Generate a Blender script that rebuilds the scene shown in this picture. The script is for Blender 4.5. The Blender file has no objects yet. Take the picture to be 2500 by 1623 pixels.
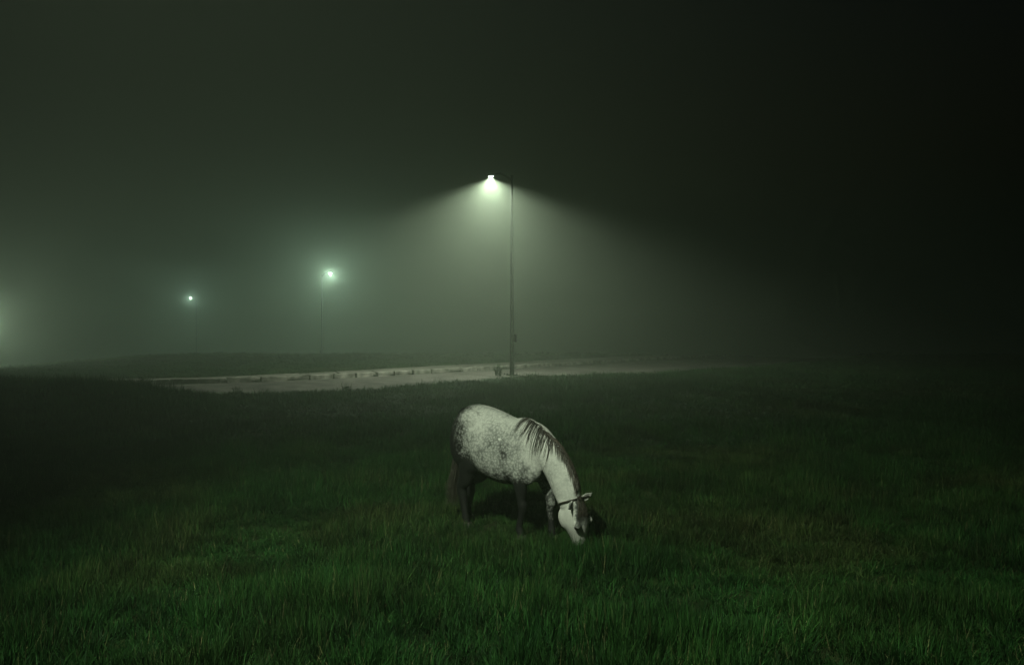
import bpy, bmesh, math, random
import numpy as np
from mathutils import Vector, Matrix, noise as mnoise

R = math.radians
rng = np.random.default_rng(7)
random.seed(7)
scene = bpy.context.scene
C = scene.collection

# ------------------------------------------------------------------ camera
EYE = 2.3
cam_d = bpy.data.cameras.new('camera')
cam_d.sensor_width = 36.0
cam_d.lens = 28.0
cam_d.clip_start = 0.05
cam_d.clip_end = 4000
cam = bpy.data.objects.new('camera', cam_d)
cam.location = (0, 0, EYE)
cam.rotation_euler = (R(90), 0, 0)
C.objects.link(cam)
scene.camera = cam

# ------------------------------------------------------------------ night sky
world = bpy.data.worlds.new('World')
scene.world = world
world.use_nodes = True
wn = world.node_tree
bg = wn.nodes['Background']
sky = wn.nodes.new('ShaderNodeTexSky')
sky.sky_type = 'NISHITA'
sky.sun_disc = False
sky.sun_elevation = R(-3.8)
sky.sun_rotation = R(200)
tint_n = wn.nodes.new('ShaderNodeMix'); tint_n.data_type = 'RGBA'; tint_n.blend_type = 'MULTIPLY'
tint_n.inputs['Factor'].default_value = 1.0; tint_n.inputs['B'].default_value = (0.75, 1.0, 0.90, 1)
wn.links.new(sky.outputs[0], tint_n.inputs['A']); wn.links.new(tint_n.outputs['Result'], bg.inputs[0])
bg.inputs[1].default_value = 0.12

# ------------------------------------------------------------------ exposure, sampling
scene.view_settings.view_transform = 'Standard'
scene.view_settings.look = 'None'
scene.view_settings.exposure = 0.0
scene.view_settings.gamma = 1.0
scene.render.engine = 'CYCLES'
scene.cycles.use_denoising = True
try:
    scene.cycles.denoiser = 'OPENIMAGEDENOISE'
    scene.cycles.denoising_input_passes = 'RGB_ALBEDO_NORMAL'
except Exception:
    pass
scene.cycles.max_bounces = 6
scene.cycles.diffuse_bounces = 2
scene.cycles.glossy_bounces = 2
scene.cycles.transmission_bounces = 2
scene.cycles.volume_bounces = 1
scene.cycles.use_adaptive_sampling = True
scene.cycles.adaptive_threshold = 0.015
scene.cycles.transparent_max_bounces = 8
scene.cycles.caustics_reflective = False
scene.cycles.caustics_refractive = False
scene.cycles.sample_clamp_indirect = 4.0
scene.cycles.volume_max_steps = 64
scene.cycles.volume_step_rate = 4.0

FOG_DENSITY = 0.0115
FOG_G = 0.70
FOG_COLOUR = (0.86, 1.0, 0.78)
LAMP_WARMTH = (0.83, 1.0, 0.74)

# ------------------------------------------------------------------ helpers
def tag(o, label=None, cat=None, group=None, kind=None):
    if label: o['label'] = label
    if cat: o['category'] = cat
    if group: o['group'] = group
    if kind: o['kind'] = kind
    return o

def empty(name, loc=(0, 0, 0), rz=0.0):
    o = bpy.data.objects.new(name, None)
    o.empty_display_size = 0.2
    o.location = loc
    o.rotation_euler = (0, 0, rz)
    C.objects.link(o)
    return o

def link_mesh(name, me, mat=None, parent=None, smooth=True):
    if mat is not None:
        me.materials.clear()
        me.materials.append(mat)
    if smooth and len(me.polygons):
        me.polygons.foreach_set('use_smooth', np.ones(len(me.polygons), dtype=bool))
    o = bpy.data.objects.new(name, me)
    C.objects.link(o)
    if parent is not None:
        o.parent = parent
    return o

def mesh_from(name, verts, faces):
    me = bpy.data.meshes.new(name)
    me.from_pydata([tuple(v) for v in verts], [], [tuple(f) for f in faces])
    me.update()
    return me

def rings_mesh(rings, cap=True):
    """verts, faces of a tube through equal-length rings of points"""
    n = len(rings[0])
    V = [p for r in rings for p in r]
    F = []
    for i in range(len(rings) - 1):
        for j in range(n):
            a, b = i * n + j, i * n + (j + 1) % n
            F.append((a, b, b + n, a + n))
    if cap:
        F.append(tuple(reversed(range(n))))
        F.append(tuple(range((len(rings) - 1) * n, len(rings) * n)))
    return V, F

def smoothstep(a, b, x):
    t = np.clip((np.asarray(x, dtype=float) - a) / (b - a), 0, 1)
    return t * t * (3 - 2 * t)

# value noise, vectorised
_perm = rng.random((256, 256))
def vnoise(x, y):
    x = np.asarray(x, dtype=float); y = np.asarray(y, dtype=float)
    xi = np.floor(x).astype(int); yi = np.floor(y).astype(int)
    fx = x - xi; fy = y - yi
    fx = fx * fx * (3 - 2 * fx); fy = fy * fy * (3 - 2 * fy)
    g = lambda a, b: _perm[a % 256, b % 256]
    return (g(xi, yi) * (1 - fx) + g(xi + 1, yi) * fx) * (1 - fy) + (g(xi, yi + 1) * (1 - fx) + g(xi + 1, yi + 1) * fx) * fy
def fbm(x, y, o=3):
    s = 0; a = 0.5; n = 0
    for k in range(o):
        s = s + a * vnoise(x * 2 ** k + 17.3 * k, y * 2 ** k + 5.1 * k); n += a; a *= 0.5
    return s / n

# ------------------------------------------------------------------ materials
def mat_new(name):
    m = bpy.data.materials.new(name)
    m.use_nodes = True
    nt = m.node_tree
    return m, nt, nt.nodes['Principled BSDF']

def noise_mat(name, c1, c2, scale, rough=0.85, bump=0.0, detail=6.0, spec=0.3, contrast=(0.35, 0.65)):
    m, nt, p = mat_new(name)
    tc = nt.nodes.new('ShaderNodeTexCoord')
    nz = nt.nodes.new('ShaderNodeTexNoise'); nz.inputs['Scale'].default_value = scale; nz.inputs['Detail'].default_value = detail
    nt.links.new(tc.outputs['Object'], nz.inputs['Vector'])
    rp = nt.nodes.new('ShaderNodeValToRGB')
    rp.color_ramp.elements[0].position = contrast[0]; rp.color_ramp.elements[0].color = (*c1, 1)
    rp.color_ramp.elements[1].position = contrast[1]; rp.color_ramp.elements[1].color = (*c2, 1)
    nt.links.new(nz.outputs['Fac'], rp.inputs[0])
    nt.links.new(rp.outputs[0], p.inputs['Base Color'])
    p.inputs['Roughness'].default_value = rough
    p.inputs['Specular IOR Level'].default_value = spec
    if bump:
        b = nt.nodes.new('ShaderNodeBump'); b.inputs['Strength'].default_value = bump; b.inputs['Distance'].default_value = 0.02
        nt.links.new(nz.outputs['Fac'], b.inputs['Height'])
        nt.links.new(b.outputs[0], p.inputs['Normal'])
    return m

M_ground = noise_mat('soil_and_turf', (0.018, 0.022, 0.010), (0.030, 0.045, 0.016), 2.5, 0.95, 0.4, spec=0.05)
M_road = noise_mat('dusty_asphalt', (0.050, 0.047, 0.040), (0.135, 0.125, 0.105), 1.3, 0.9, 0.25, detail=9, spec=0.15)
M_slab = noise_mat('pavement_concrete', (0.10, 0.094, 0.076), (0.22, 0.208, 0.17), 2.2, 0.92, 0.3, detail=9, spec=0.15)
M_kerb = noise_mat('kerb_concrete', (0.09, 0.085, 0.068), (0.36, 0.345, 0.29), 3.2, 0.92, 0.5, detail=8, spec=0.15)
M_steel = noise_mat('galvanised_steel', (.012, .013, .012), (.024, .026, .024), 6.0, 0.9, 0.1, spec=0.02)
M_housing = noise_mat('lamp_housing_paint', (0.12, 0.12, 0.12), (0.17, 0.17, 0.165), 9.0, 0.5, 0.05)
M_weed = noise_mat('weed_leaf', (0.025, 0.05, 0.014), (0.05, 0.09, 0.025), 8.0, 0.7, spec=0.2)

def emit_mat(name, col, s):
    m = bpy.data.materials.new(name); m.use_nodes = True
    nt = m.node_tree; nt.nodes.clear()
    e = nt.nodes.new('ShaderNodeEmission'); o = nt.nodes.new('ShaderNodeOutputMaterial')
    e.inputs[0].default_value = (*col, 1); e.inputs[1].default_value = s
    nt.links.new(e.outputs[0], o.inputs[0])
    return m
M_lens = emit_mat('lit_lamp_lens', (0.9, 1.0, 0.95), 14.0)
M_lens_far = emit_mat('lit_drop_lens', (0.88, 1.0, 0.97), 80.0)

# ------------------------------------------------------------------ terrain
LAMP = (0.0, 30.9)
def ground_z(x, y):
    x = np.asarray(x, dtype=float); y = np.asarray(y, dtype=float)
    z = 0.30 * (1 - smoothstep(2.5, 8.0, y))              # the photographer stands a little higher
    z = z + 0.55 * smoothstep(9.5, 28.0, y)               # rise to the road
    z = z + 0.05 * (fbm(x * 0.33 + 3, y * 0.33) - 0.5) * (1 + smoothstep(4, 12, np.hypot(x - 0.1, y - 9.1)) * 1.6)
    flat = smoothstep(0.6, 2.2, np.hypot(x - 0.1, y - 9.1))
    z = z * (0.15 + 0.85 * flat)
    z = z + 0.09 * np.exp(-(((x - LAMP[0] + 0.3) / 1.7) ** 2 + ((y - LAMP[1] + 0.3) / 1.3) ** 2))   # little mound round the lamp
    z = z + 0.80 * smoothstep(6.6, 11.5, -x) * np.exp(-((y - 21.0 - .12 * x) / 1.9) ** 2) * (1 - .6 * smoothstep(26, 34, -x)) * (.7 + .6 * fbm(x * .5 + 50, y * .5 + 8))   # grassy bank hiding the road's left end
    z = z - 7.0 * smoothstep(57, 130, y + 0.12 * x)       # falls away behind the road
    z = z - 2.3 * smoothstep(14, 45, -x - 0.15 * y) * smoothstep(18, 45, y)
    return z
def gz(x, y):
    return float(ground_z(x, y))

# road centre line : near edge and far kerb run parallel, heading right and away
def road_pts():
    near = [(-30, 18.5), (-16, 20.8), (-9.0, 22.9), (-6.0, 23.5), (-3.6, 24.9), (-1.2, 28.2), (0.8, 30.6), (3.2, 31.2), (5.7, 33.2), (11.5, 39.5), (19.9, 49.5), (30, 63)]
    kerb = [(-31, 23.5), (-17, 26.0), (-10.6, 27.9), (-8.4, 29.3), (-5.8, 32.4), (-3.6, 35.0), (-0.84, 38.6), (2.5, 43.0), (8.5, 51.0), (16, 60.0), (26, 72)]
    walk = [(-31, 26.0), (-17.5, 28.0), (-11.6, 30.0), (-9.6, 31.6), (-7.6, 34.4), (-5.7, 37.6), (-2.8, 41.6), (0.4, 46.0), (6.3, 54.2), (13.8, 63.2), (24, 75)]
    def resample(P, n=240):
        P = np.array(P, float)
        d = np.r_[0, np.cumsum(np.hypot(*np.diff(P, axis=0).T))]
        # smooth (Catmull) by dense interpolation + box filter
        t = np.linspace(0, d[-1], n)
        Q = np.c_[np.interp(t, d, P[:, 0]), np.interp(t, d, P[:, 1])]
        k = 9
        pad = np.vstack([np.repeat(Q[:1], k, 0), Q, np.repeat(Q[-1:], k, 0)])
        ker = np.ones(2 * k + 1) / (2 * k + 1)
        return np.c_[np.convolve(pad[:, 0], ker, 'valid'), np.convolve(pad[:, 1], ker, 'valid')]
    return resample(near), resample(kerb), resample(walk)
NEAR, KERB, WALK = road_pts()

def side_of(path, x, y):
    """signed distance-like value: > 0 beyond the path (farther from the camera)"""
    o = np.argsort(path[:, 0])
    yy = np.interp(x, path[o, 0], path[o, 1])
    return y - yy

# ground sheet: fine near, coarse far, one mesh
def build_ground():
    ys = np.concatenate([np.linspace(-40, 0, 20), np.linspace(0.4, 16, 60), np.linspace(16.6, 70, 90), np.geomspace(72, 1500, 40)])
    us = np.concatenate([-np.geomspace(1500, 40, 24), np.linspace(-38, 38, 150), np.geomspace(40, 1500, 24)])
    X, Y = np.meshgrid(us, ys)
    Z = ground_z(X, Y)
    # trench under the roadway so that road and slabs are the top surface there
    inside = smoothstep(0.15, 0.5, side_of(NEAR, X, Y)) * (1 - smoothstep(-0.5, -0.1, side_of(WALK, X, Y)))
    Z = Z - 0.22 * inside
    nx, ny = len(us), len(ys)
    V = np.c_[X.ravel(), Y.ravel(), Z.ravel()]
    idx = np.arange(nx * ny).reshape(ny, nx)
    F = np.c_[idx[:-1, :-1].ravel(), idx[:-1, 1:].ravel(), idx[1:, 1:].ravel(), idx[1:, :-1].ravel()]
    me = mesh_from('ground', V, F.tolist())
    return link_mesh('ground', me, M_ground)
ground = build_ground(); ground['kind'] = 'structure'

def road_level(x, y):
    """smooth level of the roadway"""
    z = 0.55 * smoothstep(9.5, 28.0, y) - 7.0 * smoothstep(57, 130, y + 0.12 * x) - 2.3 * smoothstep(14, 45, -x - 0.15 * y) * smoothstep(18, 45, y)
    return z

def strip(name, A, B, dz, mat, across=8, sag=0.0):
    n = len(A)
    V = []; F = []
    for i in range(n):
        for j in range(across + 1):
            t = j / across
            p = A[i] * (1 - t) + B[i] * t
            V.append((p[0], p[1], float(road_level(p[0], p[1])) + dz + sag * math.sin(math.pi * t)))
    w = across + 1
    for i in range(n - 1):
        for j in range(across):
            F.append((i * w + j, i * w + j + 1, (i + 1) * w + j + 1, (i + 1) * w + j))
    return link_mesh(name, mesh_from(name, V, F), mat)
road = strip('road', NEAR, KERB, -0.05, M_road, 8, 0.05); road['kind'] = 'structure'
bed = strip('pavement', KERB, WALK, 0.02, noise_mat('pavement_bed', (0.10, 0.10, 0.07), (0.2, 0.19, 0.15), 3.0, 0.95), 3)
bed['kind'] = 'structure'

# pavement slabs and kerb stones, each its own piece
def prism(corners, z0, z1, bev=0.02):
    bm = bmesh.new()
    lo = [bm.verts.new((p[0], p[1], p[2] + z0)) for p in corners]
    hi = [bm.verts.new((p[0], p[1], p[2] + z1)) for p in corners]
    bm.faces.new(list(reversed(lo))); bm.faces.new(hi)
    k = len(corners)
    for i in range(k):
        bm.faces.new((lo[i], lo[(i + 1) % k], hi[(i + 1) % k], hi[i]))
    if bev:
        bmesh.ops.bevel(bm, geom=[e for e in bm.edges if all(v in hi for v in e.verts)], offset=bev, segments=1, affect='EDGES')
    me = bpy.data.meshes.new('piece')
    bm.normal_update(); bm.to_mesh(me); bm.free()
    return me

def arc(path):
    return np.r_[0, np.cumsum(np.hypot(*np.diff(path, axis=0).T))]
sK = arc(KERB)
def at_s(path, s):
    f = np.clip(s / sK[-1], 0, 1)
    sp = arc(path); 
    # same parameter along both lines: use index fraction of the kerb
    i = np.interp(s, sK, np.arange(len(KERB)))
    j = np.arange(len(path))
    return np.array([np.interp(i, j, path[:, 0]), np.interp(i, j, path[:, 1])])

rs = random.Random(3)
s = 6.0
while s < sK[-1] - 10:
    L = rs.uniform(0.85, 1.05)
    gap = rs.choice([0.02, 0.03, 0.05, 0.05, 0.12, 0.22]) if rs.random() < 0.5 else 0.03
    a = at_s(KERB, s); b = at_s(KERB, s + L)
    d = b - a; d /= np.hypot(*d); nrm = np.array([-d[1], d[0]])
    off = rs.uniform(-0.035, 0.035)
    w = 0.17
    q = [a + nrm * off, b + nrm * (off + rs.uniform(-.03, .03)), b + nrm * (off + w), a + nrm * (off + w)]
    zl = float(road_level(*a))
    tilt = rs.uniform(-0.03, 0.03)
    if rs.random() < 0.14: tilt -= 0.06
    cs = [(q[0][0], q[0][1], zl + tilt), (q[1][0], q[1][1], zl - tilt * .6), (q[2][0], q[2][1], zl - tilt * .3), (q[3][0], q[3][1], zl + tilt * .5)]
    # chipped corner
    if rs.random() < 0.45:
        m = 0.6 + 0.3 * rs.random()
        cs.insert(1, (q[0][0] * (1 - m) + q[1][0] * m + nrm[0] * .005, q[0][1] * (1 - m) + q[1][1] * m, zl - 0.01))
        cs[2] = (cs[2][0] + nrm[0] * .06, cs[2][1] + nrm[1] * .06, cs[2][2])
    me = prism(cs, -0.15, 0.13, 0.015)
    link_mesh('kerb_stone', me, M_kerb, bed, smooth=False)
    s += L + gap
s = 6.0
while s < sK[-1] - 10:
    L = 1.9
    zb = 0.07
    for r0, r1 in ((0.09, 0.5), (0.51, 0.97)):
        j = rs.uniform(-0.012, 0.012)
        cs = []
        for ss, rr in ((s, r0), (s + L, r0), (s + L, r1), (s, r1)):
            k = at_s(KERB, ss); w = at_s(WALK, ss)
            p = k * (1 - rr) + w * rr
            cs.append((p[0], p[1], float(road_level(p[0], p[1])) + j + rs.uniform(-.01, .01)))
        link_mesh('pavement_slab', prism(cs, -0.06, zb, 0.012), M_slab, bed, smooth=False)
    s += L + rs.choice([0.03, 0.03, 0.04, 0.08])

# second, faint road passing behind the field, under the far lamps
A2 = np.c_[np.linspace(-70, -2, 60), np.interp(np.linspace(-70, -2, 60), [-70, -26, -8, -2], [66, 57.5, 56, 57])]
B2 = A2 + np.array([0.4, 3.4])
fr = strip('far_road', A2, B2, 0.03, M_road, 3, 0.03); fr['kind'] = 'structure'

# ------------------------------------------------------------------ street lamps
def tube_along(pts, radii, n=14):
    rings = []
    for i, p in enumerate(pts):
        p = Vector(p)
        d = (Vector(pts[min(i + 1, len(pts) - 1)]) - Vector(pts[max(i - 1, 0)])).normalized()
        ref = Vector((0, 1, 0)) if abs(d.y) < 0.9 else Vector((1, 0, 0))
        u = d.cross(ref).normalized(); v = d.cross(u)
        rings.append([p + (u * math.cos(2 * math.pi * k / n) + v * math.sin(2 * math.pi * k / n)) * radii[i] for k in range(n)])
    return rings_mesh(rings)

def box_mesh(sx, sy, sz, c=(0, 0, 0), bev=0.01):
    bm = bmesh.new()
    bmesh.ops.create_cube(bm, size=1.0)
    for v in bm.verts:
        v.co = Vector((v.co.x * sx + c[0], v.co.y * sy + c[1], v.co.z * sz + c[2]))
    if bev: bmesh.ops.bevel(bm, geom=list(bm.edges), offset=bev, segments=2, affect='EDGES')
    me = bpy.data.meshes.new('box'); bm.normal_update(); bm.to_mesh(me); bm.free()
    return me

def street_lamp(x, y, rz, label, power, H=8.0, arm=1.15, cone=150, blend=0.22, tilt=0.0, point=False, lens_drop=0.0, aim=None, colour=LAMP_WARMTH, radius=0.05, z=None):
    """pole with a bent arm along local +X and a cobra head; everything in local coordinates"""
    z0 = gz(x, y) if z is None else z
    t = empty('street_lamp', (x, y, z0 - 0.03), rz)
    tag(t, label, 'street lamp', 'street lamps in the fog')
    ph = H - 0.30
    hs = [0, .02, 1.2, 1.22, 3, 5, ph]
    rr = [.092, .092, .086, .078, .067, .056, .044]
    V, F = tube_along([(0, 0, h) for h in hs], rr, 18)
    pole = link_mesh('pole', mesh_from('pole', V, F), M_steel, t)
    V, F = tube_along([(0, 0, ph - .005), (0, 0, ph + .05), (0, 0, ph + .07)], [.048, .048, .03], 16)
    link_mesh('pole_cap', mesh_from('pole_cap', V, F), M_steel, t)
    link_mesh('access_box', box_mesh(.12, .16, .30, (-.13, 0, 1.45), .012), M_steel, t, smooth=False)
    link_mesh('base_plate', box_mesh(.34, .34, .03, (0, 0, .03), .006), M_steel, t, smooth=False)
    for k in range(4):
        a = math.pi / 4 + k * math.pi / 2
        V, F = tube_along([(.19 * math.cos(a), .19 * math.sin(a), .03), (.19 * math.cos(a), .19 * math.sin(a), .10)], [.016, .016], 8)
        link_mesh('anchor_bolt', mesh_from('anchor_bolt', V, F), M_steel, t, smooth=False)
    # arm : rises from the pole, bends to level
    ap = [(0.02, 0, ph - .12), (.18 * arm, 0, ph + .02), (.36 * arm, 0, ph + .15), (.50 * arm, 0, ph + .24), (.62 * arm, 0, ph + .275), (.74 * arm, 0, ph + .285)]
    V, F = tube_along(ap, [.045, .042, .040, .039, .038, .038], 12)
    link_mesh('arm', mesh_from('arm', V, F), M_steel, t)
    # cobra head
    hx = .70 * arm
    prof = [(0.0, .035, .04), (.06, .06, .065), (.16, .105, .085), (.30, .135, .085), (.44, .125, .075), (.54, .09, .055), (.58, .04, .03)]
    rings = []
    for (px, hw, hh) in prof:
        ring = []
        for k in range(16):
            a = 2 * math.pi * k / 16
            cz, cy = math.sin(a), math.cos(a)
            zz = hh * cz if cz > 0 else hh * 0.45 * cz
            ring.append(Vector((hx + px, hw * math.copysign(abs(cy) ** .8, cy), ph + .275 + zz)))
        rings.append(ring)
    V, F = rings_mesh(rings)
    head = link_mesh('lamp_head', mesh_from('lamp_head', V, F), M_housing, t)
    # glowing lens under the head
    lc = Vector((hx + .36, 0, ph + .275 - .034))
    rings = []
    for (k, dz) in ((1.0, 0.012), (1.0, -.004), (.92, -.02 - lens_drop * .5), (.6, -.032 - lens_drop), (.12, -.037 - lens_drop)):
        rings.append([lc + Vector(((.13 if lens_drop == 0 else .10) * k * math.cos(2 * math.pi * q / 18), .075 * k * math.sin(2 * math.pi * q / 18), dz)) for q in range(18)])
    V, F = rings_mesh(rings)
    link_mesh('lens', mesh_from('lens', V, F), M_lens if lens_drop == 0 else M_lens_far, head)
    ld = bpy.data.lights.new('lamp_light', 'POINT' if point else 'SPOT')
    ld.energy = power; ld.color = colour
    if not point:
        ld.spot_size = R(cone); ld.spot_blend = blend
    ld.shadow_soft_size = radius
    lo = bpy.data.objects.new('lamp_light', ld)
    C.objects.link(lo)
    lo.parent = t
    lo.location = lc + Vector((0, 0, -.045 - .75 * radius - lens_drop))
    if aim is not None:
        w = Matrix.Translation(t.location) @ Matrix.Rotation(rz, 4, 'Z')
        src = w @ lo.location
        dloc = (Matrix.Rotation(-rz, 3, 'Z') @ (Vector(aim) - src)).normalized()
        lo.rotation_euler = dloc.to_track_quat('-Z', 'Y').to_euler()
    else:
        lo.rotation_euler = (0, R(-tilt), 0)
    return t

arm_dir = math.atan2(0.80, -0.60)
street_lamp(LAMP[0], LAMP[1], arm_dir, 'tall street lamp lighting the road, nearest one, right behind the horse', 4700, H=8.0, arm=1.5, cone=154, blend=0.34, aim=(LAMP[0] - .90, LAMP[1] + 1.75, 0.55), colour=(0.90, 1.0, 0.84), radius=0.05)
street_lamp(-19.75, 82.7, R(8), 'small hazy street lamp with a round glow, left of the tallest lamp', 1700, H=8.0 + .55 - gz(-19.75, 82.7), arm=0.7, point=True, lens_drop=.09, colour=(0.74, 1.0, 0.88))
street_lamp(-55.9, 141.0, R(200), 'faintest and farthest street lamp, a lone point of light at the left', 1400, H=8.0 + .55 - gz(-55.9, 141), arm=0.8, point=True, lens_drop=.12, colour=(0.70, 1.0, 0.92))
street_lamp(-33.7, 50.0, R(-60), 'street lamp just past the left edge whose glow lights the fog', 1000, H=3.2 - gz(-33.7, 50.0), arm=0.9, point=True, lens_drop=.05, colour=(0.84, 1.0, 0.84))
street_lamp(-4.1, 1.3, R(40), 'street lamp behind the photographer lighting the grazing horse', 4700, H=7.8, arm=1.2, cone=80, blend=1.0, aim=(0.6, 8.8, 0.2), colour=(0.87, 1.0, 0.75), radius=0.10)

# ------------------------------------------------------------------ horse
HEAD = -math.pi / 4                     # heading: to the right and towards the camera
HO = (-0.10, 9.14)
horse = empty('grazing_horse', (HO[0], HO[1], 0.0), HEAD)
tag(horse, 'dapple grey horse with dark legs grazing with its head down', 'horse')
def h2w(lx, ly):
    c, sn = math.cos(HEAD), math.sin(HEAD)
    return HO[0] + c * lx - sn * ly, HO[1] + sn * lx + c * ly
def hgz(lx, ly):
    return gz(*h2w(lx, ly))

HV = []; HF = []
def add_part(V, F):
    b = len(HV)
    HV.extend([Vector(v) for v in V]); HF.extend([tuple(i + b for i in f) for f in F])

def catmull(rows, per=4):
    """interpolate rows of numbers smoothly"""
    P = np.array(rows, float); n = len(P); out = []
    for i in range(n - 1):
        p0 = P[max(i - 1, 0)]; p1 = P[i]; p2 = P[i + 1]; p3 = P[min(i + 2, n - 1)]
        for k in range(per):
            t = k / per
            out.append(0.5 * ((2 * p1) + (-p0 + p2) * t + (2 * p0 - 5 * p1 + 4 * p2 - p3) * t * t + (-p0 + 3 * p1 - 3 * p2 + p3) * t ** 3))
    out.append(P[-1])
    return out

NR = 28
# trunk: x, top, bottom, half width, drop of the widest point
trunk = [(-.735, 1.20, 1.02, .05, 0), (-.70, 1.31, .92, .14, 0), (-.62, 1.395, .83, .215, .01), (-.48, 1.450, .75, .265, .02), (-.32, 1.445, .69, .285, .04),
         (-.14, 1.415, .622, .300, .07), (.04, 1.37, .588, .300, .09), (.19, 1.335, .588, .280, .10), (.33, 1.352, .610, .240, .11), (.45, 1.335, .660, .215, .09),
         (.57, 1.235, .70, .195, .05), (.66, 1.09, .755, .15, .02), (.71, .98, .83, .07, 0)]
rings = []
for x, zt, zb, hw, dp in catmull(trunk, 3):
    zc, hd = (zt + zb) / 2, (zt - zb) / 2
    rings.append([(x, hw * math.copysign(abs(math.sin(a)) ** .92, math.sin(a)), zc + hd * math.cos(a) - dp * math.sin(a) ** 2) for a in [2 * math.pi * k / NR for k in range(NR)]])
add_part(*rings_mesh(rings))

# neck: crest (x,z), underside (x,z), half width, lateral shift
neck = [(.30, 1.20, .48, .80, .10, 0), (.42, 1.31, .58, .80, .165, .005), (.56, 1.30, .64, .79, .178, .015), (.72, 1.195, .680, .785, .150, .012), (.86, 1.080, .700, .750, .138, .005),
        (.985, .945, .745, .680, .122, 0), (1.075, .815, .800, .590, .110, -.005), (1.125, .69, .865, .500, .102, -.01), (1.135, .58, .935, .41, .092, -.012), (1.13, .50, .99, .38, .05, -.012)]
rings = []
for cx, cz, ux, uz, hw, sh in catmull(neck, 3):
    nar = .16 + .42 * (1 - float(smoothstep(.40, .66, cx)))
    c = Vector(((cx + ux) / 2, sh, (cz + uz) / 2)); u = Vector((cx - ux, 0, cz - uz)) / 2
    rings.append([c + u * math.cos(a) + Vector((0, 1, 0)) * hw * math.sin(a) * (1 - nar * math.cos(a)) for a in [2 * math.pi * k / NR for k in range(NR)]])
add_part(*rings_mesh(rings))

# head frame
hp = Vector((1.088, -.012, .545))
ROLL = R(11)
ha = Matrix.Rotation(ROLL, 3, 'X') @ Vector((-.03, 0, -1)).normalized()      # poll -> muzzle
hl = Matrix.Rotation(ROLL, 3, 'X') @ Vector((0, 1, 0))                        # to the horse's left
hf = hl.cross(ha).normalized()
if hf.x < 0: hf = -hf
def hpt(t, f, l):
    return hp + ha * t + hf * f + hl * l
head = [(-.055, -.03, .03, .03), (-.03, -.09, .05, .065), (.03, -.140, .082, .088), (.10, -.182, .112, .110), (.18, -.200, .128, .118), (.245, -.196, .130, .118), (.305, -.172, .120, .108),
        (.365, -.136, .106, .090), (.41, -.112, .094, .078), (.45, -.100, .086, .070), (.49, -.094, .078, .068), (.52, -.080, .060, .060), (.545, -.05, .02, .035)]
rings = []
for t, bk, fr_, hw in catmull(head, 3):
    c = (bk + fr_) / 2; hd = (fr_ - bk) / 2
    taper = .35 * float(smoothstep(.22, .34, t)) * (1 - float(smoothstep(.42, .50, t)))
    ring = []
    for k in range(NR):
        a = 2 * math.pi * k / NR
        w = hw * math.copysign(abs(math.sin(a)) ** .85, math.sin(a))
        w *= 1 - .18 * max(0, -math.cos(a)) - .10 * max(0, math.cos(a)) * (1 - taper)
        ring.append(hpt(t, c + hd * math.cos(a), w))
    rings.append(ring)
add_part(*rings_mesh(rings))

def ellipsoid(c, r, rot=None, n=14):
    rings = []
    for i in range(1, n):
        ph = math.pi * i / n
        ring = []
        for k in range(NR):
            a = 2 * math.pi * k / NR
            v = Vector((r[0] * math.sin(ph) * math.cos(a), r[1] * math.sin(ph) * math.sin(a), r[2] * math.cos(ph)))
            if rot is not None: v = rot @ v
            ring.append(Vector(c) + v)
        rings.append(ring)
    return rings_mesh(rings)

# cheeks, brows, nostril rims, haunches, shoulders
for sd in (-1, 1):
    hm = Matrix((hf, hl, ha)).transposed()
    add_part(*ellipsoid(hpt(.200, -.100, sd * .066), (.096, .050, .125), hm))
    add_part(*ellipsoid(hpt(.235, .086, sd * .096), (.042, .028, .044), hm))
    add_part(*ellipsoid(hpt(.32, .018, sd * .074), (.020, .014, .090), hm))
    add_part(*ellipsoid(hpt(.485, .030, sd * .048), (.030, .020, .032), hm))
    add_part(*ellipsoid((-.47, sd * .165, 1.06), (.24, .118, .35), Matrix.Rotation(R(14), 3, 'Y')))
    add_part(*ellipsoid((-.36, sd * .17, 1.26), (.20, .10, .14)))
    add_part(*ellipsoid((.47, sd * .135, .93), (.17, .082, .30), Matrix.Rotation(R(-12), 3, 'Y')))
    add_part(*ellipsoid((.39, sd * .155, .78), (.16, .080, .17)))
    add_part(*ellipsoid((.575, sd * .10, .82), (.11, .088, .14)))

# legs: x, y, z, half length (x), half width (y)
def leg(rows):
    rings = []
    rr = catmull(rows, 4)
    for i, (x, y, z, rx, ry) in enumerate(rr):
        d = Vector(rr[min(i + 1, len(rr) - 1)][:3]) - Vector(rr[max(i - 1, 0)][:3])
        d.normalize()
        u = Vector((0, 1, 0)); v = u.cross(d).normalized(); u = d.cross(v)
        rings.append([Vector((x, y, z)) + v * rx * math.cos(a) + u * ry * math.sin(a) for a in [2 * math.pi * k / 20 for k in range(20)]])
    add_part(*rings_mesh(rings))
hooves = []
def foreleg(sd, ex, kx, fx, hx, hy):
    y = sd
    g = hgz(hx, hy)
    leg([(ex + .05, y * .150, .96, .11, .07), (ex, y * .158, .80, .118, .080), (ex - .01, y * .158, .69, .098, .074), ((ex + kx) / 2, y * .150, .56, .072, .060), (kx - .003, y * .142, .455, .056, .049),
         (kx + .010, y * .138, .405, .057, .052), (kx, y * .136, .345, .046, .042), ((kx + fx) / 2 - .006, y * .134, .25 + g * .5, .038, .032), (fx - .006, (y * .134 + hy) / 2, .160 + g, .041, .035), (fx, hy, .125 + g, .046, .040),
         (fx + .022, hy, .085 + g, .038, .036), (hx - .005, hy, .055 + g, .045, .045), (hx, hy, .035 + g, .049, .049)])
    hooves.append((hx + .012, hy, g))
foreleg(-1, .43, .435, .395, .415, -.135)
foreleg(1, .50, .605, .635, .66, .125)
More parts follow.
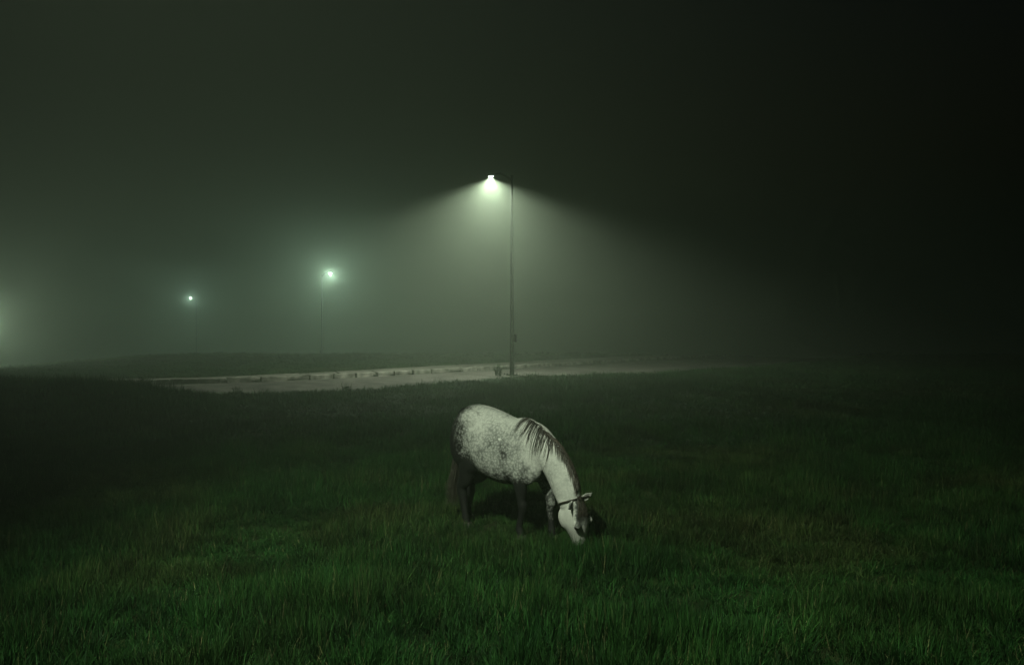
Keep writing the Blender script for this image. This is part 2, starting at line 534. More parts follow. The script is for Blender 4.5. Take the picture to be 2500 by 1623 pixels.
def hindleg(sd, tx, sx, gx, kx, fx, hx, hy):
    y = sd
    g = hgz(hx, hy)
    leg([(tx, y * .15, 1.10, .20, .09), (tx + .03, y * .17, .95, .200, .100), (sx - .02, y * .178, .83, .165, .092), ((sx + gx) / 2 - .02, y * .170, .72, .128, .080), (gx, y * .158, .60, .106, .070), (kx + .02, y * .146, .515, .078, .056),
         (kx, y * .140, .455, .075, .054), (kx + .012, y * .138, .39, .062, .049), ((kx + fx) / 2 + .005, y * .136, .27 + g * .5, .048, .040), (fx - .006, hy, .165 + g, .043, .036), (fx, hy, .130 + g, .048, .041),
         (fx + .022, hy, .088 + g, .039, .037), (hx - .005, hy, .055 + g, .046, .045), (hx, hy, .035 + g, .049, .049)])
    add_part(*ellipsoid((kx - .045, y * .140, .50), (.026, .022, .055)))
    hooves.append((hx + .012, hy, g))
hindleg(-1, -.50, -.35, -.465, -.560, -.495, -.460, -.14)
hindleg(1, -.50, -.37, -.55, -.720, -.745, -.72, .125)
# flank fold between belly and thigh, dock of the tail
add_part(*ellipsoid((-.27, -.17, .80), (.13, .055, .11), Matrix.Rotation(R(-25), 3, 'Y')))
add_part(*ellipsoid((-.27, .17, .80), (.13, .055, .11), Matrix.Rotation(R(-25), 3, 'Y')))
leg([(-.66, 0, 1.36, .045, .05), (-.73, 0, 1.32, .036, .04), (-.77, 0, 1.24, .030, .033), (-.78, 0, 1.12, .024, .026), (-.775, 0, 1.02, .014, .014)])
# ears: thick leaf shapes opening outwards
def ear(base, tip, side, w=.036, th=.013):
    base = Vector(base); tip = Vector(tip)
    d = (tip - base).normalized(); L = (tip - base).length
    u = Vector(side); u = (u - d * u.dot(d)).normalized(); v = d.cross(u)
    rings = []
    for t, k in ((-.1, .70), (.05, .80), (.22, 1.0), (.42, .98), (.62, .76), (.80, .45), (.93, .18), (1.0, .06)):
        ring = []
        for q in range(14):
            a = 2 * math.pi * q / 14
            ca, sa = math.cos(a), math.sin(a)
            bow = .55 * w * k * (ca * ca)         # cupped
            ring.append(base + d * (t * L) + u * (w * k * ca) + v * (th * max(k, .4) * sa + bow))
        rings.append(ring)
    return rings_mesh(rings)
ear_near_base = hpt(.010, .010, -.070); ear_far_base = hpt(.005, .035, .060)
ear_tips = (hpt(.035, .055, -.185), hpt(-.035, .095, .190))
add_part(*ear(ear_near_base, ear_tips[0], ha, .046, .016))
add_part(*ear(ear_far_base, ear_tips[1], -ha, .044, .016))

me = mesh_from('horse_raw', HV, HF)
raw = bpy.data.objects.new('horse_raw', me)
C.objects.link(raw)
md = raw.modifiers.new('r', 'REMESH'); md.mode = 'VOXEL'; md.voxel_size = 0.0085; md.adaptivity = 0.0
ms = raw.modifiers.new('s', 'SMOOTH'); ms.factor = 0.5; ms.iterations = 16
dg = bpy.context.evaluated_depsgraph_get()
body_me = bpy.data.meshes.new_from_object(raw.evaluated_get(dg))
bpy.data.objects.remove(raw)
body_me.name = 'body'

# coat: darkness stored per vertex (dark points of a grey horse, darker rump edge and belly), dapples come from the shader
nv = len(body_me.vertices)
P = np.zeros(nv * 3); body_me.vertices.foreach_get('co', P); P = P.reshape(-1, 3)
px_, py_, pz_ = P.T
wob = (fbm(px_ * 9 + 40, pz_ * 9 + py_ * 7 + 40) - .5)
dark = np.zeros(nv)
legs_front = (px_ > .25) * (px_ < .80) * (1 - smoothstep(.52, .84, pz_ + wob * .16))
legs_front = legs_front * (1 - smoothstep(.74, .80, px_) * (pz_ > .42))
legs_hind = (px_ < -.22) * (1 - smoothstep(.68, 1.08, pz_ + wob * .22 + .55 * np.clip(px_ + .42, -.3, .3)))
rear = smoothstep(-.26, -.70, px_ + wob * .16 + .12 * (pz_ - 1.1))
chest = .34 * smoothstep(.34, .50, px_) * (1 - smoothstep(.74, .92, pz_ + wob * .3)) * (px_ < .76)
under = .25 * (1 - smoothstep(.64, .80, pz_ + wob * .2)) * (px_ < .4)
# head in its own frame
rel = P - np.array(hp)
ht = rel @ np.array(ha); hfv = rel @ np.array(hf); hlv = rel @ np.array(hl)
is_head = (px_ > .86) & (pz_ < .60) & (ht > -.02)
def seg_d(a, b):
    a = np.array(a); b = np.array(b); d = b - a
    t = np.clip(((P - a) @ d) / (d @ d), 0, 1)
    return np.linalg.norm(P - (a + t[:, None] * d), axis=1), t
d1, t1 = seg_d(ear_near_base, ear_tips[0]); d2, t2 = seg_d(ear_far_base, ear_tips[1])
is_ear = ((d1 < .065) & (t1 > .30)) | ((d2 < .065) & (t2 > .30))
isneck = (px_ > .5) & ~is_head & ~is_ear & (pz_ > .45) & ~((pz_ < .72) & (px_ < .74))
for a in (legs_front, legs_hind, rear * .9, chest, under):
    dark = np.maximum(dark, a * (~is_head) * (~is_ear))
# crest line dark under the mane
near_f = is_head * smoothstep(.045, .085, hfv + wob * .05 + .02 * (np.abs(hlv) < .05)) * (1 - smoothstep(.17, .30, ht + wob * .14))
dark = np.maximum(dark, near_f * .74)
fore_l = smoothstep(.18, .30, pz_ + wob * .1) * (1 - smoothstep(.60, .70, pz_)) * (py_ > 0) * (px_ > .3) * (px_ < .8)      # greyer forearm of the far leg, its dark top painting in the neck's shadow
dark = dark * (1 - .66 * fore_l)
leglow = (px_ < .84) * (1 - smoothstep(.30, .55, pz_)) * (1 - fore_l)
dark = np.maximum(dark, leglow * ~is_ear)
muz = is_head * smoothstep(.42, .52, ht) * .35
dark = np.maximum(dark, muz)
dark = np.where(is_ear, np.where(hlv < 0, .55, .05), dark)
dap = np.clip(.72 + .28 * (1 - smoothstep(1.10, 1.38, pz_ + wob * .2)), 0, 1) * (1 - .7 * smoothstep(.38, .72, px_ + .25 * (pz_ - 1.0) + wob * .15))
dap = np.maximum(dap * .95, .50) * (1 - .75 * is_head)
dap = dap * (1 - .35 * np.exp(-(((px_ + .22) / .2) ** 2 + ((pz_ - 1.2) / .13) ** 2)))
# soft dark girth patch on the ribs
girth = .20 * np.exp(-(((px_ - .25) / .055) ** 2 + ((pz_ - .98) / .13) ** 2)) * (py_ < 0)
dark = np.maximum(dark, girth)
scar = np.exp(-(((px_ - .175) / .012) ** 2 + ((pz_ - 1.115) / .007) ** 2)) * (py_ < 0)
for nm, arr in (('dark', dark), ('dapple', dap), ('scar', scar)):
    at_ = body_me.attributes.new(nm, 'FLOAT', 'POINT')
    at_.data.foreach_set('value', np.clip(arr, 0, 1).astype(np.float32))

m, nt, p = mat_new('dapple_grey_coat')
def attr(nt, n, typ='GEOMETRY'):
    a = nt.nodes.new('ShaderNodeAttribute'); a.attribute_name = n; a.attribute_type = typ; return a
tc = nt.nodes.new('ShaderNodeTexCoord')
warp = nt.nodes.new('ShaderNodeTexNoise'); warp.inputs['Scale'].default_value = 9; warp.inputs['Detail'].default_value = 3
nt.links.new(tc.outputs['Object'], warp.inputs['Vector'])
wadd = nt.nodes.new('ShaderNodeVectorMath'); wadd.operation = 'MULTIPLY_ADD'
nt.links.new(warp.outputs['Color'], wadd.inputs[0]); wadd.inputs[1].default_value = (.05, .05, .05); nt.links.new(tc.outputs['Object'], wadd.inputs[2])
vor = nt.nodes.new('ShaderNodeTexVoronoi'); vor.feature = 'SMOOTH_F1'; vor.inputs['Scale'].default_value = 40; vor.inputs['Smoothness'].default_value = .6
nt.links.new(wadd.outputs[0], vor.inputs['Vector'])
dr = nt.nodes.new('ShaderNodeMapRange'); dr.inputs[1].default_value = .14; dr.inputs[2].default_value = .72
nt.links.new(vor.outputs['Distance'], dr.inputs[0])
cl = nt.nodes.new('ShaderNodeTexNoise'); cl.inputs['Scale'].default_value = 6.5; cl.inputs['Detail'].default_value = 5
nt.links.new(tc.outputs['Object'], cl.inputs['Vector'])
clr = nt.nodes.new('ShaderNodeMapRange'); clr.inputs[1].default_value = .22; clr.inputs[2].default_value = .78
nt.links.new(cl.outputs['Fac'], clr.inputs[0])
def math_n(op, a, b=None, clamp=False):
    n = nt.nodes.new('ShaderNodeMath'); n.operation = op; n.use_clamp = clamp
    for i, v in enumerate((a, b)):
        if v is None: continue
        if isinstance(v, (int, float)): n.inputs[i].default_value = v
        else: nt.links.new(v, n.inputs[i])
    return n.outputs[0]
dap_o = attr(nt, 'dapple').outputs['Fac']; dark_o = attr(nt, 'dark').outputs['Fac']; scar_o = attr(nt, 'scar').outputs['Fac']
dd = math_n('MULTIPLY', math_n('MULTIPLY', dr.outputs[0], dap_o), math_n('ADD', math_n('MULTIPLY', clr.outputs[0], .55), .22))
dd = math_n('ADD', dd, math_n('MULTIPLY', clr.outputs[0], math_n('MULTIPLY', dap_o, .28)))
fine = nt.nodes.new('ShaderNodeTexNoise'); fine.inputs['Scale'].default_value = 90; fine.inputs['Detail'].default_value = 4
nt.links.new(tc.outputs['Object'], fine.inputs['Vector'])
dd = math_n('ADD', dd, math_n('MULTIPLY', math_n('SUBTRACT', fine.outputs['Fac'], .5), .22))
# break up the edge of the dark points with the same noise
dk = math_n('ADD', dark_o, math_n('MULTIPLY', math_n('MULTIPLY', math_n('SUBTRACT', dr.outputs[0], .5), .28), math_n('MULTIPLY', math_n('MULTIPLY', dark_o, math_n('SUBTRACT', 1.0, dark_o)), 4.0)))
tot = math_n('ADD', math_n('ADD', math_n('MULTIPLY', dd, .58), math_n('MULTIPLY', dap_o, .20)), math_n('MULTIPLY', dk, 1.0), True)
tot = math_n('SUBTRACT', tot, math_n('MULTIPLY', scar_o, 1.5), True)
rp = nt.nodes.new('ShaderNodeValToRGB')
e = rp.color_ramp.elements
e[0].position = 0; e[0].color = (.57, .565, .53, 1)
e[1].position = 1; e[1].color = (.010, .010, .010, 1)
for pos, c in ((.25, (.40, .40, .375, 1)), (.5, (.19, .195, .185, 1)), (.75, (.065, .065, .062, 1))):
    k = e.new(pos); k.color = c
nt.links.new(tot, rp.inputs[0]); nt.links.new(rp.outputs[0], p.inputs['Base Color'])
p.inputs['Roughness'].default_value = .66; p.inputs['Specular IOR Level'].default_value = .14
bp = nt.nodes.new('ShaderNodeBump'); bp.inputs['Strength'].default_value = .15; bp.inputs['Distance'].default_value = .004
nt.links.new(fine.outputs['Fac'], bp.inputs['Height']); nt.links.new(bp.outputs[0], p.inputs['Normal'])
M_coat = m
body = link_mesh('body', body_me, M_coat, horse)

M_hoof = noise_mat('hoof_horn', (.02, .018, .015), (.05, .045, .038), 30, .55)
for hx, hy, g in hooves:
    rings = []
    for zz, r, dx in ((.004, .064, .012), (.02, .062, .010), (.05, .052, .002), (.075, .045, -.006)):
        rings.append([Vector((hx + dx + r * 1.05 * math.cos(a), hy + r * math.sin(a), g + zz)) for a in [2 * math.pi * k / 18 for k in range(18)]])
    V, F = rings_mesh(rings)
    link_mesh('hoof', mesh_from('hoof', V, F), M_hoof, horse)

m, nt, p = mat_new('horse_eye'); p.inputs['Base Color'].default_value = (.008, .006, .005, 1); p.inputs['Roughness'].default_value = .12
M_eye = m
hm = Matrix((hf, hl, ha)).transposed()
for sd in (-1, 1):
    V, F = ellipsoid(hpt(.258, .080, sd * .112), (.028, .014, .018), hm)
    link_mesh('eye', mesh_from('eye', V, F), M_eye, horse)
    V, F = ellipsoid(hpt(.492, .045, sd * .070), (.014, .009, .018), hm)
    link_mesh('nostril', mesh_from('nostril', V, F), M_eye, horse)

# hair
def hair_mat(name, c1, c2):
    m, nt, p = mat_new(name)
    a = attr(nt, 'shade')
    rp = nt.nodes.new('ShaderNodeValToRGB')
    rp.color_ramp.elements[0].color = (*c1, 1); rp.color_ramp.elements[1].color = (*c2, 1)
    nt.links.new(a.outputs['Fac'], rp.inputs[0]); nt.links.new(rp.outputs[0], p.inputs['Base Color'])
    p.inputs['Roughness'].default_value = .45; p.inputs['Specular IOR Level'].default_value = .4
    return m
M_mane = hair_mat('mane_hair', (.012, .010, .009), (.12, .095, .075))
M_tail = hair_mat('tail_hair', (.008, .007, .007), (.075, .066, .050))

def strands_object(name, strands, mat, parent):
    """strands: list of (points, radius, shade0, shade1)"""
    V = []; F = []; S = []
    for pts, r, s0, s1 in strands:
        n = len(pts); b = len(V)
        for i, q in enumerate(pts):
            q = Vector(q)
            d = (Vector(pts[min(i + 1, n - 1)]) - Vector(pts[max(i - 1, 0)]))
            d = d.normalized() if d.length > 1e-6 else Vector((0, 0, -1))
            ref = Vector((1, 0, 0)) if abs(d.x) < .9 else Vector((0, 1, 0))
            u = d.cross(ref).normalized(); v = d.cross(u)
            t = i / (n - 1)
            k = r * (1.0 - .85 * t ** 1.6)
            for j in range(3):
                a = 2 * math.pi * j / 3
                V.append(q + u * k * math.cos(a) + v * k * math.sin(a)); S.append(s0 * (1 - t) + s1 * t)
        for i in range(n - 1):
            for j in range(3):
                a, c = b + i * 3 + j, b + i * 3 + (j + 1) % 3
                F.append((a, c, c + 3, a + 3))
    me = mesh_from(name, V, F)
    at_ = me.attributes.new('shade', 'FLOAT', 'POINT'); at_.data.foreach_set('value', np.array(S, np.float32))
    return link_mesh(name, me, mat, parent)

from mathutils.bvhtree import BVHTree
bvh = BVHTree.FromPolygons([v.co.copy() for v in body_me.vertices], [tuple(pl.vertices) for pl in body_me.polygons])
def push_out(q, gap):
    loc, nrm, _, _ = bvh.find_nearest(q)
    if loc is None: return q
    dv = (q - loc).dot(nrm)
    if dv < gap:
        return loc + nrm * gap
    return q

def hug(q, gap):
    loc, nrm, _, _ = bvh.find_nearest(q)
    return loc + nrm * gap if loc is not None else q

crest = [(.37, 1.345), (.45, 1.335), (.56, 1.295), (.72, 1.19), (.85, 1.07), (.985, .942), (1.075, .812), (1.125, .685), (1.135, .60)]
cs_ = arc(np.array(crest))
def crest_at(t):
    ss = t * cs_[-1]
    return np.interp(ss, cs_, [c[0] for c in crest]), np.interp(ss, cs_, [c[1] for c in crest])
rh = random.Random(11)
strands = []
# long locks falling on the near shoulder
for c in range(30):
    t0 = .02 + .42 * (c + rh.uniform(-.4, .4)) / 30
    L0 = (.20 + .22 * math.sin(math.pi * min(1, (t0 + .03) / .44) * .75)) * rh.uniform(.7, 1.2)
    back = -.95 + 1.5 * t0 / .44 + rh.uniform(-.3, .3)          # first locks sweep back, last ones hang
    curl = rh.uniform(-.8, .5)
    thick = rh.choice([1, 2, 2, 3, 4, 6])
    for i in range(thick):
        t = max(0, t0 + rh.gauss(0, .012)); cx, cz = crest_at(t)
        q = Vector((cx, -.030 + rh.uniform(-.012, .012), cz + .010))
        L = L0 * rh.uniform(.6, 1.0); n = 10; st = L / n
        vel = Vector((.1, -1.0, .15)); pts = [q.copy()]
        off = rh.gauss(0, .06)
        for k in range(n):
            f = (k + 1) / n
            g_ = Vector((back * (1 - .6 * f) * .55 + curl * f * f * .5 + off, -.25, -1.0))
            vel = (vel * .5 + g_.normalized() * .5).normalized()
            q = push_out(q + vel * st, .004 + .008 * rh.random()); pts.append(q.copy())
        sh = rh.random() ** 2 * .7
        strands.append((pts, rh.uniform(.0022, .004), sh * .4, sh))
# shorter hair lying along the rest of the crest
for i in range(420):
    t = rh.uniform(.30, .93) if i > 25 else rh.uniform(.02, .36)
    cx, cz = crest_at(t)
    L = rh.uniform(.07, .18) if t > .36 else rh.uniform(.05, .10)
    side = -1 if rh.random() < .35 else 1
    q = Vector((cx, -.028 * (1 - smoothstep(.35, .6, t)) + rh.uniform(-.014, .014), cz + .010)); pts = [q.copy()]
    vel = Vector((.55, side * .7, -.1)).normalized(); n = 7; st = L / n
    for k in range(n):
        g_ = Vector((.50 - .35 * t, side * (.30 if t > .36 else .10), -.75))
        vel = (vel * .6 + g_.normalized() * .4).normalized()
        q = hug(q + vel * st, .004 + .010 * rh.random()); pts.append(q.copy())
    sh = .15 + .6 * rh.random()
    strands.append((pts, rh.uniform(.003, .0055), sh * .5, sh))
mane = strands_object('mane', strands, M_mane, horse)

strands = []
for i in range(170):
    l0 = rh.uniform(-.025, .045)
    q = hpt(rh.uniform(-.045, .01), .055 + rh.uniform(-.02, .02), l0)
    L = rh.uniform(.09, .22); n = 8; st = L / n
    vel = (hf * .9 - ha * .1).normalized(); pts = [q.copy()]
    for k in range(n):
        vel = (vel * .45 + (Vector((0, 0, -1)) + hl * (l0 * 4 + rh.uniform(-.12, .12))) * .55).normalized()
        q = hug(q + vel * st, .004 + .008 * rh.random()); pts.append(q.copy())
    sh = .1 + rh.random() * .6
    strands.append((pts, rh.uniform(.003, .005), sh * .6, sh))
strands_object('forelock', strands, M_mane, horse)

strands = []
for i in range(420):
    a = rh.uniform(0, 2 * math.pi); r = .03 * math.sqrt(rh.random())
    z0 = rh.uniform(.98, 1.30)
    q = Vector((-.765 + r * math.cos(a), r * math.sin(a), z0)); pts = [q.copy()]
    n = 12; L = z0 - rh.uniform(.16, .42)
    sp = rh.uniform(-.10, .06); spx = rh.uniform(-.08, .04) - .02
    for k in range(n):
        f = (k + 1) / n
        pts.append(Vector((q.x - .015 * math.sin(f * 2) + .4 * spx * f * f + (.0 if f < .7 else -.25 * (f - .7) ** 2) + r * math.cos(a) * f * 1.2, q.y + (sp - .03) * f ** 1.8 + r * math.sin(a) * f, z0 - L * f + .03 * (f ** 4))))
    sh = rh.random()
    strands.append((pts, rh.uniform(.003, .006), sh * .25, .25 + .75 * sh))
strands_object('tail', strands, M_tail, horse)

# leather throat strap
M_strap = noise_mat('strap_leather', (.012, .010, .008), (.03, .024, .018), 20, .6)
ring_a = []; ring_b = []
cpt = Vector((1.03, -.012, .525)); ax = Vector((.34, 0, -.94)).normalized()
up = Vector((.82, 0, .30)); up = (up - ax * up.dot(ax)).normalized(); lat = Vector((0, 1, 0))
nS = 48; V = []; F = []
for k in range(nS):
    a = 2 * math.pi * k / nS
    d = up * math.cos(a) + lat * math.sin(a)
    hit = bvh.ray_cast(cpt + d * .40, -d, .40)
    q = hit[0] if hit[0] is not None else cpt + d * .1
    rr = (q - cpt).dot(d)
    for off, ww in ((.003, -.010), (.009, -.010), (.009, .010), (.003, .010)):
        V.append(cpt + d * (rr + off) + ax * ww)
for k in range(nS):
    for j in range(4):
        a, b = k * 4 + j, k * 4 + (j + 1) % 4
        c, d_ = ((k + 1) % nS) * 4 + (j + 1) % 4, ((k + 1) % nS) * 4 + j
        F.append((a, b, c, d_))
link_mesh('throat_strap', mesh_from('throat_strap', V, F), M_strap, horse)

# ------------------------------------------------------------------ grass
m, nt, p = mat_new('grass_blades')
ti = attr(nt, 'tint', 'INSTANCER'); vi = attr(nt, 'lum', 'INSTANCER'); bl = attr(nt, 'blade')
rp = nt.nodes.new('ShaderNodeValToRGB')
e = rp.color_ramp.elements
e[0].position = 0; e[0].color = (.013, .074, .016, 1)
e[1].position = 1; e[1].color = (.064, .080, .026, 1)
k = e.new(.45); k.color = (.026, .080, .016, 1)
mix = nt.nodes.new('ShaderNodeMath'); mix.operation = 'MULTIPLY_ADD'; mix.inputs[1].default_value = .30
nt.links.new(bl.outputs['Fac'], mix.inputs[0]); 
nt.links.new(ti.outputs['Fac'], mix.inputs[2])
nt.links.new(mix.outputs[0], rp.inputs[0])
dry = nt.nodes.new('ShaderNodeMath'); dry.operation = 'GREATER_THAN'; dry.inputs[1].default_value = .972
nt.links.new(bl.outputs['Fac'], dry.inputs[0])
mx = nt.nodes.new('ShaderNodeMix'); mx.data_type = 'RGBA'; mx.inputs['B'].default_value = (.17, .17, .075, 1)
nt.links.new(dry.outputs[0], mx.inputs['Factor']); nt.links.new(rp.outputs[0], mx.inputs['A'])
hsv = nt.nodes.new('ShaderNodeHueSaturation'); nt.links.new(mx.outputs['Result'], hsv.inputs['Color']); bv = nt.nodes.new('ShaderNodeMath'); bv.operation = 'MULTIPLY_ADD'; bv.inputs[1].default_value = .9; bv.inputs[2].default_value = .55
nt.links.new(bl.outputs['Fac'], bv.inputs[0])
bv2 = nt.nodes.new('ShaderNodeMath'); bv2.operation = 'MULTIPLY'
nt.links.new(bv.outputs[0], bv2.inputs[0]); nt.links.new(vi.outputs['Fac'], bv2.inputs[1])
nt.links.new(bv2.outputs[0], hsv.inputs['Value'])
nt.links.new(hsv.outputs[0], p.inputs['Base Color'])
p.inputs['Roughness'].default_value = .65; p.inputs['Specular IOR Level'].default_value = .12
tr = nt.nodes.new('ShaderNodeBsdfTranslucent'); nt.links.new(hsv.outputs[0], tr.inputs['Color'])
ms_ = nt.nodes.new('ShaderNodeMixShader'); ms_.inputs[0].default_value = .20
nt.links.new(p.outputs[0], ms_.inputs[1]); nt.links.new(tr.outputs[0], ms_.inputs[2])
nt.links.new(ms_.outputs[0], nt.nodes['Material Output'].inputs['Surface'])
M_grass = m

def make_tuft(seed, nb, rad, hmin, hmax, w, segs):
    r = random.Random(seed)
    V = []; F = []; B = []
    for i in range(nb):
        a = r.uniform(0, 2 * math.pi); q = rad * math.sqrt(r.random())
        x, y = q * math.cos(a), q * math.sin(a)
        tint = r.random()
        h = r.uniform(hmin, hmax) * (1.15 if tint > .972 else 1)
        az = a + r.gauss(0, .9); lean = abs(r.gauss(.32, .30)); curl = r.uniform(.1, 1.0) * lean * 2.4
        face = az + math.pi / 2 + r.gauss(0, .5)
        ww = w * r.uniform(.6, 1.25) * (.5 if tint > .972 else 1)
        b = len(V)
        px, pz, ang = 0.0, -.015, lean * .45
        st = (h + .015) / segs
        for k in range(segs + 1):
            t = k / segs
            wd = ww * (1 - t ** 2.0) + .0002
            cx, cy = x + px * math.cos(az), y + px * math.sin(az)
            if k < segs:
                V.append((cx - wd * math.cos(face), cy - wd * math.sin(face), pz)); V.append((cx + wd * math.cos(face), cy + wd * math.sin(face), pz)); B += [tint, tint]
            else:
                V.append((cx, cy, pz)); B.append(tint)
            ang += curl / segs * (1 + t)
            ang = min(ang, 1.9)
            px += st * math.sin(ang); pz += st * math.cos(ang)
        for k in range(segs - 1):
            F.append((b + 2 * k, b + 2 * k + 1, b + 2 * k + 3, b + 2 * k + 2))
        F.append((b + 2 * segs - 2, b + 2 * segs - 1, b + 2 * segs))
    me = mesh_from('grass_tuft', V, F)
    at_ = me.attributes.new('blade', 'FLOAT', 'POINT'); at_.data.foreach_set('value', np.array(B, np.float32))
    me.materials.append(M_grass)
    return me
tufts = bpy.data.collections.new('grass_tufts')       # not linked to the scene: only a source for the scatter
NV_NEAR, NV_FAR = 8, 5
for k in range(NV_NEAR):
    tufts.objects.link(bpy.data.objects.new('tuft_a%02d' % k, make_tuft(100 + k, 54, .105, .05, .165, .0034, 5)))
for k in range(NV_FAR):
    tufts.objects.link(bpy.data.objects.new('tuft_b%02d' % k, make_tuft(300 + k, 40, .20, .08, .20, .0075, 3)))

def scatter():
    out = []
    def band(y0, y1, dens, far, margin=2.5, k=0.80):
        area = (y1 - y0) * (k * (y0 + y1) + 2 * margin)
        n = int(area * dens * 1.0)
        u = rng.random(n); 
        # sample y with density proportional to width
        yy = y0 + (y1 - y0) * rng.random(n * 2)
        keep = rng.random(n * 2) < (k * yy + margin) / (k * y1 + margin)
        yy = yy[keep][:n]
        xx = (rng.random(len(yy)) * 2 - 1) * (k * yy + margin)
        return np.c_[xx, yy, np.full(len(yy), far)]
    A = np.vstack([band(2.6, 9, 95, 0), band(9, 15, 72, 0), band(15, 24, 34, 1), band(24, 36, 26, 1), band(36, 62, 9, 1), band(62, 110, 2.0, 1)])
    x, y, far = A.T
    on_road = (side_of(NEAR, x, y) > 0.05 + .35 * fbm(x * 1.5, y * 1.5)) & (side_of(WALK, x, y) < -.15 + .25 * fbm(x * 2, y * 2 + 9))
    # hooves stand clear of dense tufts
    keep = ~on_road
    x, y, far = x[keep], y[keep], far[keep]
    n = len(x)
    # patches: tall lush, short and brown grazed
    big = fbm(x * .35 + 11, y * .35 + 2, 3); small = fbm(x * 1.1 + 5, y * 1.1 + 31, 3)
    clus = fbm(x * 2.6 + 90, y * 2.6 + 12, 2)
    h = (.45 + 1.15 * smoothstep(.35, .66, .6 * big + .4 * small)) * (.62 + .80 * clus)
    d_h = np.hypot(x - .1, (y - 9.3) * 1.0)
    grazed = np.exp(-(np.clip(d_h - .4, 0, 9) / 1.6) ** 2)
    h = h * (1 - .45 * grazed)
    brown = smoothstep(.42, .72, .55 * small + .45 * (1 - big)) * .55 + .35 * grazed
    # strip of browner short grass to the right of the horse
    strip_b = np.exp(-(((y - 10.6) / 1.6) ** 2)) * smoothstep(.2, 2.5, x) 
    brown = brown + .30 * strip_b; h = h * (1 - .25 * strip_b)
    # lush clump in front of the muzzle
    lush = np.exp(-(((x - 1.05) / .80) ** 2 + ((y - 7.75) / .42) ** 2)) 
    h = h + 1.0 * lush; brown = brown * (1 - .9 * lush)
    front = smoothstep(7.6, 6.2, y)
    h = h * (1 + .15 * front); brown = brown * (1 - .5 * front)
    h = np.where(far > 0, h * .85, h)
    # low growth at the lamp foot and along the road edge
    dl = np.hypot(x - LAMP[0], y - LAMP[1]); h = h * (1 + .5 * np.exp(-(dl / .9) ** 2))
    edge = np.exp(-(np.clip(-side_of(NEAR, x, y), 0, 9) / 1.1) ** 2) * (dl > 1.2)
    h = h * (1 - .55 * edge)
    h = h * rng.uniform(.75, 1.25, n)
    z = ground_z(x, y)
    sx = rng.uniform(.85, 1.25, n) * np.where(far > 0, 1.0 + np.clip((y - 15) / 40, 0, 1.2), 1.0)
    rot = np.c_[rng.normal(0, .17, n), rng.normal(0, .17, n), rng.uniform(0, 2 * math.pi, n)]
    scl = np.c_[sx, sx, h]
    idx = np.where(far > 0, NV_NEAR + rng.integers(0, NV_FAR, n), rng.integers(0, NV_NEAR, n)).astype(np.int32)
    tint = np.clip(brown * .85 + .06 + rng.normal(0, .08, n), 0, .95)
    lum = np.clip(.60 + .55 * (fbm(x * .8 + 70, y * .8 + 3) - .5) + .7 * (clus - .5) + rng.normal(0, .20, n), .28, 1.5)
    lum = lum * (1 + .45 * lush)
    return np.c_[x, y, z], rot, scl, idx, tint, lum
pos, rot, scl, idx, tint, lum = scatter()
gm = bpy.data.meshes.new('grass')
gm.vertices.add(len(pos)); gm.vertices.foreach_set('co', pos.ravel().astype(np.float32))
def pattr(nm, typ, arr, key):
    a = gm.attributes.new(nm, typ, 'POINT'); a.data.foreach_set(key, arr)
pattr('rot', 'FLOAT_VECTOR', rot.ravel().astype(np.float32), 'vector')
pattr('scl', 'FLOAT_VECTOR', scl.ravel().astype(np.float32), 'vector')
pattr('idx', 'INT', idx, 'value')
pattr('tint', 'FLOAT', tint.astype(np.float32), 'value')
pattr('lum', 'FLOAT', lum.astype(np.float32), 'value')
gm.update()
grass = bpy.data.objects.new('grass', gm); C.objects.link(grass)
tag(grass, 'dark green uneven grass covering the whole field', 'grass', kind='stuff')
ng = bpy.data.node_groups.new('grass_scatter', 'GeometryNodeTree')
ng.interface.new_socket('Geometry', in_out='INPUT', socket_type='NodeSocketGeometry')
ng.interface.new_socket('Geometry', in_out='OUTPUT', socket_type='NodeSocketGeometry')
gi = ng.nodes.new('NodeGroupInput'); go = ng.nodes.new('NodeGroupOutput')
ip = ng.nodes.new('GeometryNodeInstanceOnPoints')
ci = ng.nodes.new('GeometryNodeCollectionInfo'); ci.inputs['Collection'].default_value = tufts
ci.inputs['Separate Children'].default_value = True; ci.inputs['Reset Children'].default_value = True
def na(nm, typ):
    a = ng.nodes.new('GeometryNodeInputNamedAttribute'); a.data_type = typ; a.inputs['Name'].default_value = nm
    return a.outputs['Attribute']
ng.links.new(gi.outputs[0], ip.inputs['Points'])
ng.links.new(ci.outputs[0], ip.inputs['Instance'])
ip.inputs['Pick Instance'].default_value = True
ng.links.new(na('idx', 'INT'), ip.inputs['Instance Index'])
e2r = ng.nodes.new('FunctionNodeEulerToRotation')
ng.links.new(na('rot', 'FLOAT_VECTOR'), e2r.inputs[0])
ng.links.new(e2r.outputs[0], ip.inputs['Rotation'])
ng.links.new(na('scl', 'FLOAT_VECTOR'), ip.inputs['Scale'])
ng.links.new(ip.outputs[0], go.inputs[0])
gmod = grass.modifiers.new('scatter', 'NODES'); gmod.node_group = ng

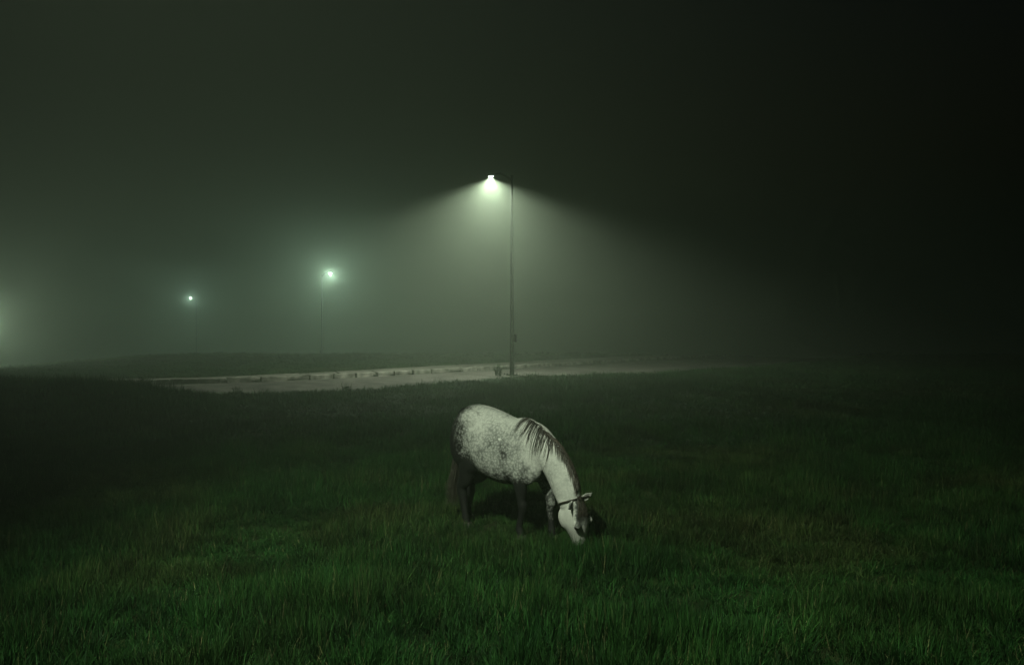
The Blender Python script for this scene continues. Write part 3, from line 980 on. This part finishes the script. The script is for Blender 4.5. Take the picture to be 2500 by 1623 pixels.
# ------------------------------------------------------------------ weeds along the road edge
def weed(x, y, h, n, label, seed):
    r = random.Random(seed)
    t = empty('weed_clump', (x, y, gz(x, y) - .02))
    tag(t, label, 'weed', 'weeds along the road verge')
    V = []; F = []; SV = []; SF = []
    for i in range(n):
        a = r.uniform(0, 2 * math.pi); ln = r.uniform(.05, .45) ; hh = h * r.uniform(.5, 1.0)
        pts = [(0.12 * math.cos(a) * k / 5 * 0 + r.uniform(-.02, .02) + ln * hh * math.cos(a) * (k / 5) ** 1.4 + .10 * math.cos(a * 3), ln * hh * math.sin(a) * (k / 5) ** 1.4 + .10 * math.sin(a * 3), hh * k / 5) for k in range(6)]
        v, f = tube_along(pts, [.008, .007, .006, .005, .004, .002], 5); b = len(SV); SV += v; SF += [tuple(i2 + b for i2 in q) for q in f]
        for k in range(9):
            s_ = r.uniform(.2, 1.0); p0 = Vector(pts[min(5, int(s_ * 5))]); az = r.uniform(0, 2 * math.pi)
            d = Vector((math.cos(az), math.sin(az), r.uniform(-.1, .7))).normalized(); L = r.uniform(.05, .13); sd_ = d.cross(Vector((0, 0, 1))).normalized() * L * .22
            b = len(V)
            V += [p0, p0 + d * L * .5 + sd_, p0 + d * L + Vector((0, 0, -.01)), p0 + d * L * .5 - sd_]
            F.append((b, b + 1, b + 2, b + 3))
    link_mesh('stem', mesh_from('stem', SV, SF), M_weed, t)
    lf = link_mesh('foliage', mesh_from('foliage', V, F), M_weed, t, smooth=False)
    lf['kind'] = 'stuff'
for i, (x, y, h, n, lab) in enumerate([
        (-.52, 30.3, .55, 26, 'bushy weed at the foot of the tall street lamp'),
        (-4.9, 23.6, .42, 20, 'small leafy weed standing out against the pale road, left of the lamp'),
        (-9.6, 20.8, .50, 30, 'dark weed clump at the left end of the pale road'),
        (-7.6, 22.0, .45, 20, 'ragged weed clump on the verge below the broken kerb stones'),
        (3.2, 30.7, .36, 14, 'low weed on the verge, right of the tall street lamp')]):
    weed(x, y, h, n, lab, 40 + i)

# ------------------------------------------------------------------ fog
bm = bmesh.new()
bmesh.ops.create_cube(bm, size=1.0)
x0, x1, y0, y1, zb, zt = -260, 260, -60, 420, -12.0, 13.0
for v in bm.verts:
    v.co = Vector((x0 if v.co.x < 0 else x1, y0 if v.co.y < 0 else y1, zb if v.co.z < 0 else zt))
me = bpy.data.meshes.new('haze'); bm.to_mesh(me); bm.free()
mh = bpy.data.materials.new('night_fog'); mh.use_nodes = True
nt = mh.node_tree; nt.nodes.clear()
pv = nt.nodes.new('ShaderNodeVolumePrincipled'); om = nt.nodes.new('ShaderNodeOutputMaterial')
pv.inputs['Color'].default_value = (*FOG_COLOUR, 1)
pv.inputs['Density'].default_value = FOG_DENSITY
pv.inputs['Anisotropy'].default_value = FOG_G
nt.links.new(pv.outputs[0], om.inputs['Volume'])
me.materials.append(mh)
haze = bpy.data.objects.new('haze', me); C.objects.link(haze)
tag(haze, 'greenish night fog filling the whole scene', 'fog', kind='stuff')
